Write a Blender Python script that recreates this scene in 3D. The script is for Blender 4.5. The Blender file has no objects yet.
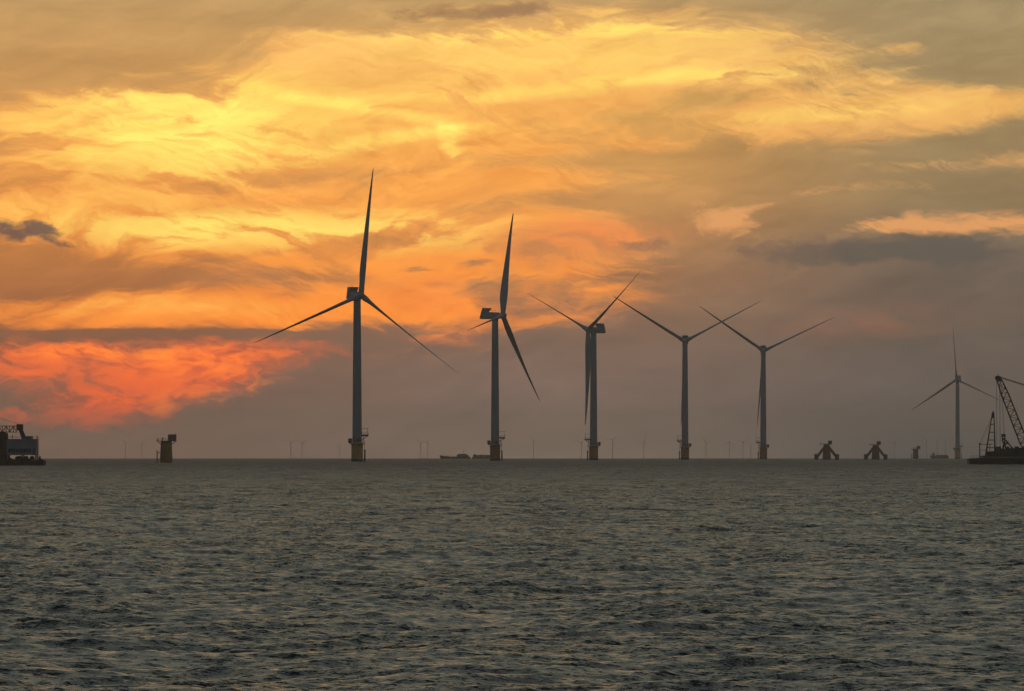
import bpy, math, random
import numpy as np
from mathutils import Vector, Matrix

PI = math.pi
rad = math.radians
random.seed(7)
C = bpy.context.scene.collection

# ------------------------------------------------------------------ view
R_EARTH = 7.4e6          # earth radius with refraction: the sea really curves
EYE = 4.4                # eye height on a small boat
FPX = 6000.0             # focal length in pixels of the 1024 wide frame
HORIZ = 452.0            # frame row of the true horizontal
cd = bpy.data.cameras.new('camera')
cam = bpy.data.objects.new('camera', cd); C.objects.link(cam)
cam.location = (0, 0, EYE)
cd.sensor_width = 36.0
cd.lens = 36.0 * FPX / 1024.0
cd.clip_start = 1.0
cd.clip_end = 120000.0
cam.rotation_euler = (PI / 2 + math.atan((HORIZ - 345.5) / FPX), 0, 0)
bpy.context.scene.camera = cam

sc = bpy.context.scene
sc.render.engine = 'CYCLES'
sc.cycles.use_denoising = True
sc.cycles.max_bounces = 6
sc.cycles.volume_bounces = 1
sc.cycles.caustics_reflective = False
sc.cycles.caustics_refractive = False
sc.view_settings.view_transform = 'Standard'
sc.view_settings.look = 'None'
sc.view_settings.gamma = 1.0
sc.view_settings.exposure = 0.0
sc.view_settings.use_curve_mapping = False

# the sun stands low behind the clouds, a little left of the view axis
SUN_AZ = -2.9            # degrees right of the view axis (+Y)
SUN_EL = 3.1
sd = bpy.data.lights.new('sun', 'SUN')
sun = bpy.data.objects.new('sun', sd); C.objects.link(sun)
sd.energy = 0.02
sd.angle = rad(25.0)
sd.color = (1.0, 0.62, 0.30)
_d = Vector((math.sin(rad(SUN_AZ)) * math.cos(rad(SUN_EL)), math.cos(rad(SUN_AZ)) * math.cos(rad(SUN_EL)), math.sin(rad(SUN_EL))))
sun.rotation_euler = _d.to_track_quat('Z', 'Y').to_euler()


def lin(c):
    return tuple((x / 255.0 / 12.92 if x / 255.0 <= 0.04045 else ((x / 255.0 + 0.055) / 1.055) ** 2.4) for x in c)


# ------------------------------------------------------------------ haze numbers
HAZE_SIGMA = 6.0e-5
HAZE_TOP = 172.0
HAZE_HALF = 27500.0

# ------------------------------------------------------------------ sky (world nodes, all by direction: degrees of azimuth and elevation)
world = bpy.data.worlds.new('World'); sc.world = world
world.use_nodes = True
NT = world.node_tree
NT.nodes.clear()


def N(t, **kw):
    n = NT.nodes.new(t)
    for k, v in kw.items():
        setattr(n, k, v)
    return n


def plug(sock, v):
    if hasattr(v, 'is_linked') or isinstance(v, bpy.types.NodeSocket):
        NT.links.new(v, sock)
    elif isinstance(v, (tuple, list)) and len(v) == 3 and sock.type == 'RGBA':
        sock.default_value = (*v, 1)
    else:
        sock.default_value = v


def M(op, a, b=0.0, c=0.0, clamp=False):
    n = N('ShaderNodeMath', operation=op, use_clamp=clamp)
    plug(n.inputs[0], a); plug(n.inputs[1], b); plug(n.inputs[2], c)
    return n.outputs[0]


def VM(op, a, b=(0, 0, 0), scale=None, out=0):
    n = N('ShaderNodeVectorMath', operation=op)
    plug(n.inputs[0], a); plug(n.inputs[1], b)
    if scale is not None: plug(n.inputs[3], scale)
    return n.outputs['Value'] if op in ('LENGTH', 'DOT_PRODUCT', 'DISTANCE') else n.outputs[0]


def SS(x, a, b, lo=0.0, hi=1.0):
    n = N('ShaderNodeMapRange', interpolation_type='SMOOTHSTEP', clamp=False)
    plug(n.inputs[0], x); plug(n.inputs[1], a); plug(n.inputs[2], b); plug(n.inputs[3], lo); plug(n.inputs[4], hi)
    return n.outputs[0]


def MIX(f, a, b, mode='MIX'):
    n = N('ShaderNodeMix', data_type='RGBA', blend_type=mode)
    n.clamp_factor = True
    plug(n.inputs[0], f); plug(n.inputs[6], a); plug(n.inputs[7], b)
    return n.outputs[2]


def NOISE(vec, scale, detail=6, rough=0.55, dist=0.0, color=False):
    n = N('ShaderNodeTexNoise', noise_dimensions='3D')
    plug(n.inputs['Vector'], vec)
    n.inputs['Scale'].default_value = scale
    n.inputs['Detail'].default_value = detail
    n.inputs['Roughness'].default_value = rough
    n.inputs['Distortion'].default_value = dist
    return n.outputs['Color' if color else 'Fac']


def MAPV(vec, loc=(0, 0, 0), rot=0.0, scale=(1, 1, 1), typ='TEXTURE'):
    n = N('ShaderNodeMapping', vector_type=typ)
    plug(n.inputs[0], vec)
    n.inputs['Location'].default_value = loc
    n.inputs['Rotation'].default_value = (0, 0, rot)
    n.inputs['Scale'].default_value = scale
    return n.outputs[0]


def RAMP(x, stops):
    """stops: (position, linear colour) with colours above 1 allowed; pieces chained by mix"""
    out = stops[0][1]
    for (p0, c0), (p1, c1) in zip(stops, stops[1:]):
        n = N('ShaderNodeMapRange', clamp=False); plug(n.inputs[0], x)
        n.inputs[1].default_value = p0; n.inputs[2].default_value = p1
        out = MIX(n.outputs[0], out, c1)
    return out


tc = N('ShaderNodeTexCoord').outputs['Generated']
sep = N('ShaderNodeSeparateXYZ'); NT.links.new(tc, sep.inputs[0])
az = M('MULTIPLY', M('ARCTAN2', sep.outputs[0], sep.outputs[1]), 180 / PI)
el = M('MULTIPLY', M('ARCSINE', sep.outputs[2]), 180 / PI)
cmb = N('ShaderNodeCombineXYZ'); plug(cmb.inputs[0], az); plug(cmb.inputs[1], el)
P0 = cmb.outputs[0]                                    # (azimuth, elevation) in degrees
DEG = PI / 180 * FPX


def A(px): return (px - 512) / DEG
def E(py): return (HORIZ - py) / DEG


def trans(py):
    e = max(1e-4, (HORIZ - py) / FPX)
    d = min(HAZE_HALF, (HAZE_TOP - EYE) / e)
    return math.exp(-HAZE_SIGMA * d)


J = (0.108, 0.077, 0.056)                              # what the air itself adds


def sky(py, c, k=1.0):
    """colour the cloud must have above the haze to be seen as c through it"""
    T = trans(py)
    return tuple(max(0.004, (x * k - j * (1 - T)) / T) for x, j in zip(lin(c), J))


# warped coordinates for the cloud edges
w1 = VM('SCALE', VM('SUBTRACT', NOISE(MAPV(P0, scale=(1.9, 0.62, 1)), 1.0, 5, 0.6, color=True), (0.5, 0.5, 0.5)), scale=1.0)
P1 = VM('ADD', P0, VM('MULTIPLY', w1, (1.1, 0.30, 0)))
w2 = VM('SUBTRACT', NOISE(MAPV(P0, loc=(9, 3, 0), scale=(0.35, 0.16, 1)), 1.0, 5, 0.6, color=True), (0.5, 0.5, 0.5))
P2 = VM('ADD', P1, VM('MULTIPLY', w2, (0.34, 0.14, 0)))


_last = [None]


def blobs(vec, items):
    """sum of soft ellipses; every few of them the running sum rides along in the unused z (scaled away),
    which only makes the renderer evaluate the long chain in order"""
    acc = 0.0
    for i, (cx, cy, rx, ry, rot, amp) in enumerate(items):
        if i % 8 == 0 and _last[0] is not None:
            cz = N('ShaderNodeCombineXYZ'); plug(cz.inputs[2], _last[0])
            vv = VM('ADD', vec, cz.outputs[0])
        elif i == 0:
            vv = vec
        v = MAPV(vv, loc=(A(cx), E(cy), 0), rot=rad(rot), scale=(rx / DEG, ry / DEG, 1e7))
        g = SS(VM('LENGTH', v), 1.55, 0.1)
        acc = M('MULTIPLY_ADD', g, amp, acc)
        _last[0] = acc
    return acc


# background veil: three columns of elevation stops blended over azimuth
def col(stops):
    return [(E(y), sky(y, c)) for y, c in stops]


far_up = [(6.0, lin((132, 131, 112))), (9.0, lin((124, 130, 119))), (22.0, lin((130, 137, 131)))]
left = RAMP(el, col([(458, (112, 90, 78)), (400, (117, 89, 74)), (345, (128, 90, 70)), (300, (165, 105, 66)), (200, (214, 140, 72)), (100, (204, 150, 88)), (0, (194, 154, 100))]) + far_up)
mid = RAMP(el, col([(458, (114, 97, 85)), (400, (119, 98, 87)), (340, (127, 101, 85)), (280, (160, 116, 82)), (200, (202, 145, 86)), (100, (222, 166, 88)), (0, (192, 154, 102))]) + far_up)
right = RAMP(el, col([(458, (90, 80, 74)), (400, (99, 86, 79)), (330, (108, 93, 81)), (260, (116, 100, 87)), (200, (146, 122, 88)), (100, (164, 138, 96)), (0, (164, 142, 104))]) + far_up)
base = MIX(SS(az, A(60), A(560)), left, mid)
base = MIX(SS(az, A(560), A(960)), base, right)
mott = NOISE(MAPV(P1, scale=(1.6, 0.45, 1)), 1.0, 6, 0.55)
base = MIX(1.0, base, RAMP(mott, [(0.3, (0.86, 0.85, 0.85)), (0.7, (1.12, 1.12, 1.12))]), 'MULTIPLY')

# lit cirrus
cover = blobs(P1, [
    (180, 128, 180, 60, 0, 1.15), (60, 150, 130, 60, 0, 0.35),
    (230, 216, 270, 34, 0, 0.85), (40, 205, 110, 40, 0, 0.3),
    (370, 120, 190, 75, -6, 0.62), (305, 46, 75, 15, -6, 0.85), (470, 60, 210, 40, 0, 0.55),
    (620, 62, 220, 52, 0, 0.75), (760, 50, 90, 22, 0, 0.6),
    (600, 118, 220, 44, 4, 0.3), (860, 114, 190, 26, 5, 0.85), (800, 82, 110, 8, 2, 0.25), (990, 104, 110, 22, 3, 0.65),
    (190, 309, 230, 22, 1, 1.15), (450, 290, 140, 46, 0, 0.65), (500, 200, 150, 70, 0, 0.36),
    (300, 255, 190, 26, 0, 0.55), (470, 160, 110, 40, -12, 0.25),
    (590, 280, 80, 60, 0, 0.28), (360, 352, 110, 9, -1, 0.15), (430, 318, 80, 16, -4, 0.3), (610, 165, 120, 30, 0, 0.2),
    (700, 175, 80, 6, 4, 0.25), (60, 120, 80, 8, 6, 0.3), (120, 75, 90, 5, 5, 0.3), (380, 265, 60, 8, -10, 0.3), (1010, 160, 60, 10, 0, 0.25), (900, 50, 30, 6, 0, 0.4),
    # brown gaps between the bands
    (95, 277, 110, 8, 2, -0.8), (150, 335, 190, 6, 0, -0.8), (320, 345, 100, 9, 0, -0.3), (350, 180, 60, 16, -8, -0.2),
    (110, 84, 170, 17, -3, -0.65), (780, 190, 160, 28, 4, -0.6), (700, 150, 60, 12, 8, -0.2), (120, 30, 220, 40, 0, -0.4),
    (60, 185, 60, 10, 0, -0.25), (250, 178, 120, 9, 3, -0.35), (560, 160, 140, 11, 2, -0.45), (700, 108, 80, 8, 6, -0.35), (420, 240, 120, 8, -3, -0.3), (240, 255, 60, 5, 4, -0.25), (640, 200, 130, 16, 5, -0.2),
    (560, 215, 110, 10, 3, 0.2), (650, 262, 80, 7, 4, 0.15), (1, 47, 1, 1, 0, 0), (780, 165, 60, 5, 0, 0.2),
])
w0 = VM('SUBTRACT', NOISE(MAPV(P0, loc=(5, 2, 0), scale=(2.4, 1.3, 1)), 1.0, 2, 0.5, color=True), (0.5, 0.5, 0.5))
PF = VM('ADD', P2, VM('MULTIPLY', w0, (1.5, 1.0, 0)))                  # swirled: fibres bend over degrees
fib = NOISE(MAPV(PF, rot=rad(-6), scale=(1.3, 0.27, 1)), 1.0, 9, 0.62, 0.3)
fib2 = NOISE(MAPV(PF, loc=(4, 7, 0), rot=rad(16), scale=(1.0, 0.17, 1)), 1.0, 7, 0.55, 0.4)
fine = NOISE(MAPV(PF, loc=(1, 2, 0), rot=rad(-20), scale=(0.42, 0.055, 1)), 1.0, 5, 0.55, 0.2)
patchy = SS(NOISE(MAPV(P1, loc=(8, 8, 0), scale=(1.5, 0.8, 1)), 1.0, 3, 0.5), 0.38, 0.62)
wisp = M('ADD', M('MULTIPLY', M('SUBTRACT', fib, 0.5), 2.1), M('MULTIPLY', M('SUBTRACT', fib2, 0.5), 0.9))
wisp = M('ADD', wisp, M('MULTIPLY', M('MULTIPLY', M('SUBTRACT', fine, 0.5), 0.45), patchy))
gate = SS(cover, -0.2, 0.35)
S = M('ADD', cover, M('MULTIPLY', wisp, gate))
cov = SS(S, 0.05, 0.95)
ccol = RAMP(el, [(E(310), sky(310, (252, 146, 60))), (E(240), sky(240, (249, 160, 74))), (E(130), sky(130, (247, 172, 84))), (E(40), sky(40, (248, 186, 104))), (9.0, lin((215, 175, 115))), (18.0, lin((140, 130, 110)))])
ccolR = RAMP(el, [(E(300), sky(300, (196, 132, 88))), (E(220), sky(220, (226, 156, 100))), (E(110), sky(110, (240, 182, 100))), (E(30), sky(30, (230, 180, 106)))])
ccol = MIX(SS(az, A(520), A(900)), ccol, ccolR)
# glowing yellow heart in front of the hidden sun
glow = blobs(P1, [(180, 130, 150, 50, 0, 1.2), (290, 228, 200, 20, 0, 0.95), (130, 305, 160, 10, 0, 0.3), (560, 55, 220, 40, 0, 0.4), (100, 215, 140, 24, 0, 0.35), (330, 105, 170, 40, -8, 0.2), (350, 106, 110, 7, -11, 0.6), (455, 142, 26, 9, -48, 0.7), (385, 140, 110, 6, 9, 0.5), (560, 32, 210, 9, 1, 0.5), (690, 80, 150, 8, 3, 0.5), (850, 112, 150, 8, 5, 0.4), (480, 95, 160, 7, 2, 0.4)])
glow = M('MULTIPLY', glow, SS(M('ADD', wisp, cov), 0.45, 1.15))
ccol = MIX(M('MULTIPLY', glow, 1.0, clamp=True), ccol, sky(130, (255, 222, 106), 1.12))
fibm = M('ADD', M('MULTIPLY', NOISE(MAPV(PF, loc=(2, 5, 0), rot=rad(10), scale=(0.95, 0.24, 1)), 1.0, 9, 0.64, 0.25), 0.75), M('MULTIPLY', M('MULTIPLY', M('SUBTRACT', fine, 0.5), 0.45), patchy))
fibm = M('ADD', fibm, 0.125)
ccol = MIX(1.0, ccol, RAMP(fibm, [(0.30, (0.84, 0.74, 0.72)), (0.70, (1.14, 1.20, 1.24))]), 'MULTIPLY')
base = MIX(1.0, base, RAMP(fib2, [(0.33, (0.93, 0.92, 0.92)), (0.67, (1.08, 1.07, 1.05))]), 'MULTIPLY')
skyc = MIX(cov, base, ccol)

# small peach wisps on the right
pe = blobs(P1, [(722, 222, 52, 15, -8, 0.75), (748, 212, 34, 9, 18, 0.55), (965, 222, 96, 13, 2, 1.0), (900, 228, 50, 8, 0, 0.5), (930, 165, 90, 7, 5, 0.35),
                (860, 186, 90, 6, 3, 0.3), (905, 47, 30, 5, 6, 0.45), (850, 75, 60, 6, 6, 0.5), (930, 70, 50, 4, 4, 0.3), (600, 225, 60, 10, 6, 0.25), (820, 150, 70, 6, -4, 0.25)])
pS = M('ADD', pe, M('ADD', M('MULTIPLY', M('SUBTRACT', fib2, 0.5), 1.9), M('MULTIPLY', M('SUBTRACT', fine, 0.5), 1.3)))
pc = M('MULTIPLY', SS(pS, 0.1, 1.05), SS(pe, 0.0, 0.3))
pcol = RAMP(el, [(E(225), sky(225, (222, 156, 98))), (E(150), sky(150, (214, 162, 102))), (E(50), sky(50, (222, 176, 104)))])
skyc = MIX(pc, skyc, pcol)

# the red bank low on the left
P3 = VM('ADD', P0, VM('MULTIPLY', w2, (0.5, 0.24, 0)))
red = blobs(P3, [(90, 360, 200, 22, 2, 1.0), (180, 382, 105, 26, 10, 0.95), (95, 412, 70, 20, 0, 0.95), (215, 390, 60, 14, 14, 0.3), (60, 385, 90, 18, 0, 0.35),
                 (12, 415, 26, 7, 0, 0.75), (280, 350, 110, 10, 0, 0.35), (30, 350, 80, 12, 0, 0.4)])
rn = NOISE(MAPV(P2, loc=(3, 1, 0), scale=(0.36, 0.15, 1)), 1.0, 9, 0.66, 0.5)
redS = M('ADD', red, M('MULTIPLY', M('SUBTRACT', rn, 0.5), 1.8))
redc = SS(redS, 0.08, 1.42)
redc = M('MULTIPLY', redc, SS(red, 0.02, 0.35))
rcol = RAMP(el, [(E(428), sky(428, (170, 88, 66))), (E(400), sky(400, (222, 98, 56))), (E(368), sky(368, (236, 108, 58))), (E(340), sky(340, (232, 112, 62)))])
hot = M('MULTIPLY', blobs(P1, [(235, 392, 90, 15, 10, 1.0), (140, 355, 140, 10, 0, 0.7), (210, 370, 70, 12, 0, 0.5)]), SS(rn, 0.42, 0.66))
rcol = MIX(hot, rcol, sky(385, (255, 138, 58)))
rcol = MIX(SS(rn, 0.52, 0.30, 0, 0.8), rcol, sky(380, (170, 84, 64)))
skyc = MIX(redc, skyc, rcol)

# faint salmon veils over the centre and right
veil = blobs(P1, [(470, 300, 90, 22, 0, 0.5), (560, 245, 70, 26, 0, 0.35), (450, 335, 60, 10, 0, 0.4), (600, 235, 100, 14, 0, 0.25), (870, 320, 120, 18, 3, 0.12)])
skyc = MIX(M('MULTIPLY', veil, SS(fib, 0.35, 0.65)), skyc, sky(290, (236, 128, 78)))

# small dark low clouds
dk = blobs(P2, [(18, 231, 46, 9, 0, 1.3), (38, 228, 14, 8, 0, 0.6), (62, 241, 22, 3.5, -10, 0.8), (475, 12, 82, 9, 0, 1.1), (520, 8, 30, 10, 0, 0.6), (372, 18, 12, 4, 0, 0.4),
                (800, 250, 62, 17, 0, 1.15), (855, 255, 50, 12, 0, 0.6), (905, 246, 50, 15, 0, 1.0), (955, 252, 56, 18, 0, 1.2),
                (470, 258, 18, 6, 8, 0.9), (420, 266, 13, 4, 0, 0.8), (640, 245, 34, 6, 0, 0.9), (628, 243, 16, 6, 0, 0.4)])
dn = NOISE(MAPV(P2, loc=(6, 6, 0), scale=(0.20, 0.12, 1)), 1.0, 8, 0.65)
dkc = SS(M('ADD', dk, M('MULTIPLY', M('SUBTRACT', dn, 0.5), 2.5)), 0.1, 1.35)
dkc = M('MULTIPLY', dkc, SS(dk, 0.02, 0.3))
dcol = RAMP(az, [(A(40), sky(232, (92, 76, 76))), (A(400), sky(100, (160, 122, 82))), (A(620), sky(245, (150, 112, 86))), (A(850), sky(250, (100, 90, 80)))])
skyc = MIX(M('MULTIPLY', dkc, 0.88), skyc, dcol)

# clear dusk sky above and behind
nish = N('ShaderNodeTexSky', sky_type='NISHITA')
nish.sun_disc = False
nish.sun_elevation = rad(SUN_EL)
nish.sun_rotation = rad(SUN_AZ)
nish.air_density = 1.4; nish.dust_density = 2.5; nish.ozone_density = 1.2
clear = MIX(1.0, nish.outputs[0], (0.02, 0.02, 0.02), 'MULTIPLY')
hi = NOISE(VM('MULTIPLY', tc, (1, 1, 3)), 5.0, 5, 0.55)
overc = MIX(hi, (0.048, 0.064, 0.084), (0.072, 0.090, 0.108))
clear = MIX(0.6, clear, overc)
west = M('MULTIPLY', SS(M('ABSOLUTE', M('SUBTRACT', az, SUN_AZ)), 62, 6), SS(el, 68, 20))
final = MIX(west, clear, skyc)
bg = N('ShaderNodeBackground'); bg.inputs[1].default_value = 1.0
NT.links.new(final, bg.inputs[0])
wo = N('ShaderNodeOutputWorld'); NT.links.new(bg.outputs[0], wo.inputs[0])
world.cycles.sampling_method = 'MANUAL'
world.cycles.sample_map_resolution = 2048


# ------------------------------------------------------------------ material helpers
def mat(name, color, rough=0.5, metal=0.0, var=0.12, scale=0.6, streak=0.0, dirt=(0.12, 0.09, 0.06)):
    m = bpy.data.materials.new(name); m.use_nodes = True
    t = m.node_tree; b = t.nodes['Principled BSDF']
    b.inputs['Roughness'].default_value = rough; b.inputs['Metallic'].default_value = metal
    co = t.nodes.new('ShaderNodeTexCoord'); mp = t.nodes.new('ShaderNodeMapping')
    mp.inputs['Scale'].default_value = (1, 1, 0.25 if streak else 1)
    t.links.new(co.outputs['Object'], mp.inputs[0])
    n = t.nodes.new('ShaderNodeTexNoise'); n.inputs['Scale'].default_value = scale; n.inputs['Detail'].default_value = 7
    n.inputs['Roughness'].default_value = 0.65
    t.links.new(mp.outputs[0], n.inputs['Vector'])
    r = t.nodes.new('ShaderNodeValToRGB')
    r.color_ramp.elements[0].position = 0.35; r.color_ramp.elements[1].position = 0.65
    r.color_ramp.elements[0].color = (*[c * (1 - var) for c in color], 1)
    r.color_ramp.elements[1].color = (*[min(1, c * (1 + var * 0.5)) for c in color], 1)
    t.links.new(n.outputs[0], r.inputs[0])
    last = r.outputs[0]
    if streak:
        n2 = t.nodes.new('ShaderNodeTexNoise'); n2.inputs['Scale'].default_value = scale * 3; n2.inputs['Detail'].default_value = 5
        t.links.new(mp.outputs[0], n2.inputs['Vector'])
        mr = t.nodes.new('ShaderNodeMapRange'); mr.inputs[1].default_value = 0.52; mr.inputs[2].default_value = 0.75; mr.inputs[4].default_value = streak
        t.links.new(n2.outputs[0], mr.inputs[0])
        mx = t.nodes.new('ShaderNodeMix'); mx.data_type = 'RGBA'
        t.links.new(mr.outputs[0], mx.inputs[0]); t.links.new(last, mx.inputs[6]); mx.inputs[7].default_value = (*dirt, 1)
        last = mx.outputs[2]
    t.links.new(last, b.inputs['Base Color'])
    bp = t.nodes.new('ShaderNodeBump'); bp.inputs['Strength'].default_value = 0.15; bp.inputs['Distance'].default_value = 0.02
    t.links.new(n.outputs[0], bp.inputs['Height']); t.links.new(bp.outputs[0], b.inputs['Normal'])
    return m


M_WHITE = mat('light_grey_paint', (0.48, 0.53, 0.58), 0.45, var=0.08, scale=0.15, streak=0.12)
M_BLADE = mat('blade_gelcoat', (0.46, 0.50, 0.55), 0.40, var=0.05, scale=0.1)
M_YELLOW = mat('marine_yellow_paint', (0.78, 0.40, 0.045), 0.5, var=0.2, scale=0.5, streak=0.35)
M_ORANGE = mat('weathered_orange_paint', (0.55, 0.19, 0.06), 0.55, var=0.25, scale=0.5, streak=0.35)
M_TRIPOD = mat('rusty_red_brown_steel', (0.27, 0.10, 0.05), 0.7, var=0.3, scale=0.5, streak=0.4)
M_PILE = mat('dull_yellow_brown_paint', (0.46, 0.25, 0.045), 0.55, var=0.25, scale=0.5, streak=0.5)
M_STEEL = mat('dark_steel', (0.09, 0.085, 0.08), 0.6, 0.3, var=0.3, scale=1.0)
M_RUST = mat('rusty_steel', (0.13, 0.065, 0.04), 0.8, 0.0, var=0.4, scale=0.8)
M_HULL = mat('black_hull_paint', (0.028, 0.027, 0.03), 0.55, var=0.3, scale=0.3, streak=0.35)
M_REDHULL = mat('red_brown_hull_paint', (0.12, 0.035, 0.028), 0.55, var=0.3, scale=0.3, streak=0.35)
M_CABIN = mat('grey_white_cabin_paint', (0.36, 0.41, 0.45), 0.5, var=0.12, scale=0.3, streak=0.3)
M_CABIN2 = mat('dull_blue_grey_paint', (0.16, 0.19, 0.22), 0.5, var=0.15, scale=0.3, streak=0.3)
M_RED = mat('crane_red_paint', (0.22, 0.045, 0.03), 0.5, var=0.2, scale=0.6, streak=0.3)
M_DECK = mat('deck_gear', (0.055, 0.05, 0.048), 0.8, var=0.4, scale=1.2)
M_RUBBER = mat('tyre_rubber', (0.02, 0.02, 0.02), 0.9, var=0.2, scale=2)
M_WINDOW = mat('window_glass', (0.02, 0.025, 0.03), 0.08, var=0.1)
M_CARGO = mat('rust_red_cargo', (0.16, 0.08, 0.055), 0.7, var=0.3, scale=0.2, streak=0.3)


# ------------------------------------------------------------------ mesh builder
class MB:
    def __init__(s): s.v = []; s.f = []; s.sm = []

    def add(s, vs, fs, smooth=False):
        o = len(s.v); s.v += [tuple(p) for p in vs]
        s.f += [tuple(i + o for i in f) for f in fs]; s.sm += [smooth] * len(fs)
        return s

    def box(s, x0, x1, y0, y1, z0, z1, bev=0.0):
        if bev <= 0:
            vs = [(x, y, z) for z in (z0, z1) for y in (y0, y1) for x in (x0, x1)]
            return s.add(vs, [(0, 2, 3, 1), (4, 5, 7, 6), (0, 1, 5, 4), (2, 6, 7, 3), (0, 4, 6, 2), (1, 3, 7, 5)])
        b = min(bev, (x1 - x0) * .45, (y1 - y0) * .45, (z1 - z0) * .45)
        def ring(i, z):
            return [(x0 + i + b, y0 + i, z), (x1 - i - b, y0 + i, z), (x1 - i, y0 + i + b, z), (x1 - i, y1 - i - b, z),
                    (x1 - i - b, y1 - i, z), (x0 + i + b, y1 - i, z), (x0 + i, y1 - i - b, z), (x0 + i, y0 + i + b, z)]
        rs = [ring(b * .5, z0), ring(0, z0 + b), ring(0, z1 - b), ring(b * .5, z1)]
        return s.loft(rs, smooth=False)

    def loft(s, rings, smooth=True, caps=True, closed=True):
        n = len(rings[0]); vs = [p for r in rings for p in r]; fs = []
        m = n if closed else n - 1
        for i in range(len(rings) - 1):
            for j in range(m):
                k = (j + 1) % n
                fs.append((i * n + j, i * n + k, (i + 1) * n + k, (i + 1) * n + j))
        o = len(s.v); s.v += [tuple(p) for p in vs]
        s.f += [tuple(i + o for i in f) for f in fs]; s.sm += [smooth] * len(fs)
        if caps:
            s.f.append(tuple(o + j for j in reversed(range(n)))); s.f.append(tuple(o + (len(rings) - 1) * n + j for j in range(n))); s.sm += [False, False]
        return s

    def tube(s, a, b, r0, r1=None, n=8):
        r1 = r0 if r1 is None else r1
        a = Vector(a); b = Vector(b); d = (b - a).normalized()
        u = d.orthogonal().normalized(); w = d.cross(u)
        rs = [[p + (u * math.cos(2 * PI * k / n) + w * math.sin(2 * PI * k / n)) * r for k in range(n)] for p, r in ((a, r0), (b, r1))]
        return s.loft(rs)

    def path(s, pts, r, n=6):
        for a, b in zip(pts, pts[1:]): s.tube(a, b, r, n=n)
        return s

    def lathe(s, prof, n=32, cx=0, cy=0, smooth=True):
        return s.loft([[(cx + r * math.cos(2 * PI * k / n), cy + r * math.sin(2 * PI * k / n), z) for k in range(n)] for r, z in prof], smooth)

    def prism(s, poly, y0, y1):
        """poly in x,z extruded along y"""
        return s.loft([[(x, y0, z) for x, z in poly], [(x, y1, z) for x, z in poly]], smooth=False)

    def torus(s, c, R_, r, axis='y', n=14, k=6):
        rs = []
        for i in range(n + 1):
            a = 2 * PI * i / n; ring = []
            for j in range(k):
                b = 2 * PI * j / k; q = R_ + r * math.cos(b)
                if axis == 'y': ring.append((c[0] + q * math.cos(a), c[1] + r * math.sin(b), c[2] + q * math.sin(a)))
                elif axis == 'x': ring.append((c[0] + r * math.sin(b), c[1] + q * math.cos(a), c[2] + q * math.sin(a)))
                else: ring.append((c[0] + q * math.cos(a), c[1] + q * math.sin(a), c[2] + r * math.sin(b)))
            rs.append(ring)
        return s.loft(rs, caps=False)

    def lattice(s, a, b, w0, w1, seg, r=0.06, side=(0, 1, 0), rd=None):
        """four-chord lattice box between points a and b"""
        a = Vector(a); b = Vector(b); d = (b - a).normalized(); rd = rd or r * .6
        u = Vector(side); u = (u - d * u.dot(d)).normalized(); w = d.cross(u)
        def st(t):
            p = a.lerp(b, t); h = (w0 + (w1 - w0) * t) / 2
            return [p + u * h + w * h, p - u * h + w * h, p - u * h - w * h, p + u * h - w * h]
        prev = st(0)
        for i in range(1, seg + 1):
            cur = st(i / seg)
            for k in range(4):
                s.tube(prev[k], cur[k], r, n=5)
                if (i + k // 2) % 2: s.tube(prev[k], cur[(k + 1) % 4], rd, n=4)
                else: s.tube(prev[(k + 1) % 4], cur[k], rd, n=4)
                s.tube(cur[k], cur[(k + 1) % 4], rd, n=4)
            prev = cur
        return s

    def rail(s, pts, h=1.1, r=0.03, gap=1.5):
        for a, b in zip(pts, pts[1:]):
            a = Vector(a); b = Vector(b); n = max(1, round((b - a).length / gap))
            for i in range(n + 1):
                p = a.lerp(b, i / n); s.tube(p, p + Vector((0, 0, h)), r, n=4)
            for z in (h, h * .55): s.tube(a + Vector((0, 0, z)), b + Vector((0, 0, z)), r, n=4)
        return s

    def build(s, name, m, parent=None):
        me = bpy.data.meshes.new(name); me.from_pydata(s.v, [], s.f)
        me.polygons.foreach_set('use_smooth', s.sm); me.materials.append(m); me.update()
        o = bpy.data.objects.new(name, me); C.objects.link(o)
        if parent: o.parent = parent
        return o


def tag(o, label=None, cat=None, group=None, kind=None):
    for k, v in (('label', label), ('category', cat), ('group', group), ('kind', kind)):
        if v: o[k] = v
    return o


def thing(name, label, cat, loc, rz=0.0, group=None):
    o = bpy.data.objects.new(name, None); C.objects.link(o)
    o.empty_display_size = 2
    o.location = loc; o.rotation_euler = (0, 0, rz)
    return tag(o, label, cat, group)


def copy_tree(o, parent=None):
    c = o.copy(); C.objects.link(c)
    if parent: c.parent = parent
    for ch in [x for x in bpy.data.objects if x.parent == o]: copy_tree(ch, c)
    return c


def kids(o, word): return [x for x in o.children if x.name.split('.')[0] == word]


def spot(px, D, z=0.0):
    """sea-surface point at distance D in the direction of frame column px"""
    t = math.atan((px - 512) / FPX)
    x, y = D * math.sin(t), D * math.cos(t)
    return (x, y, z - D * D / 2 / R_EARTH)


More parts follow.
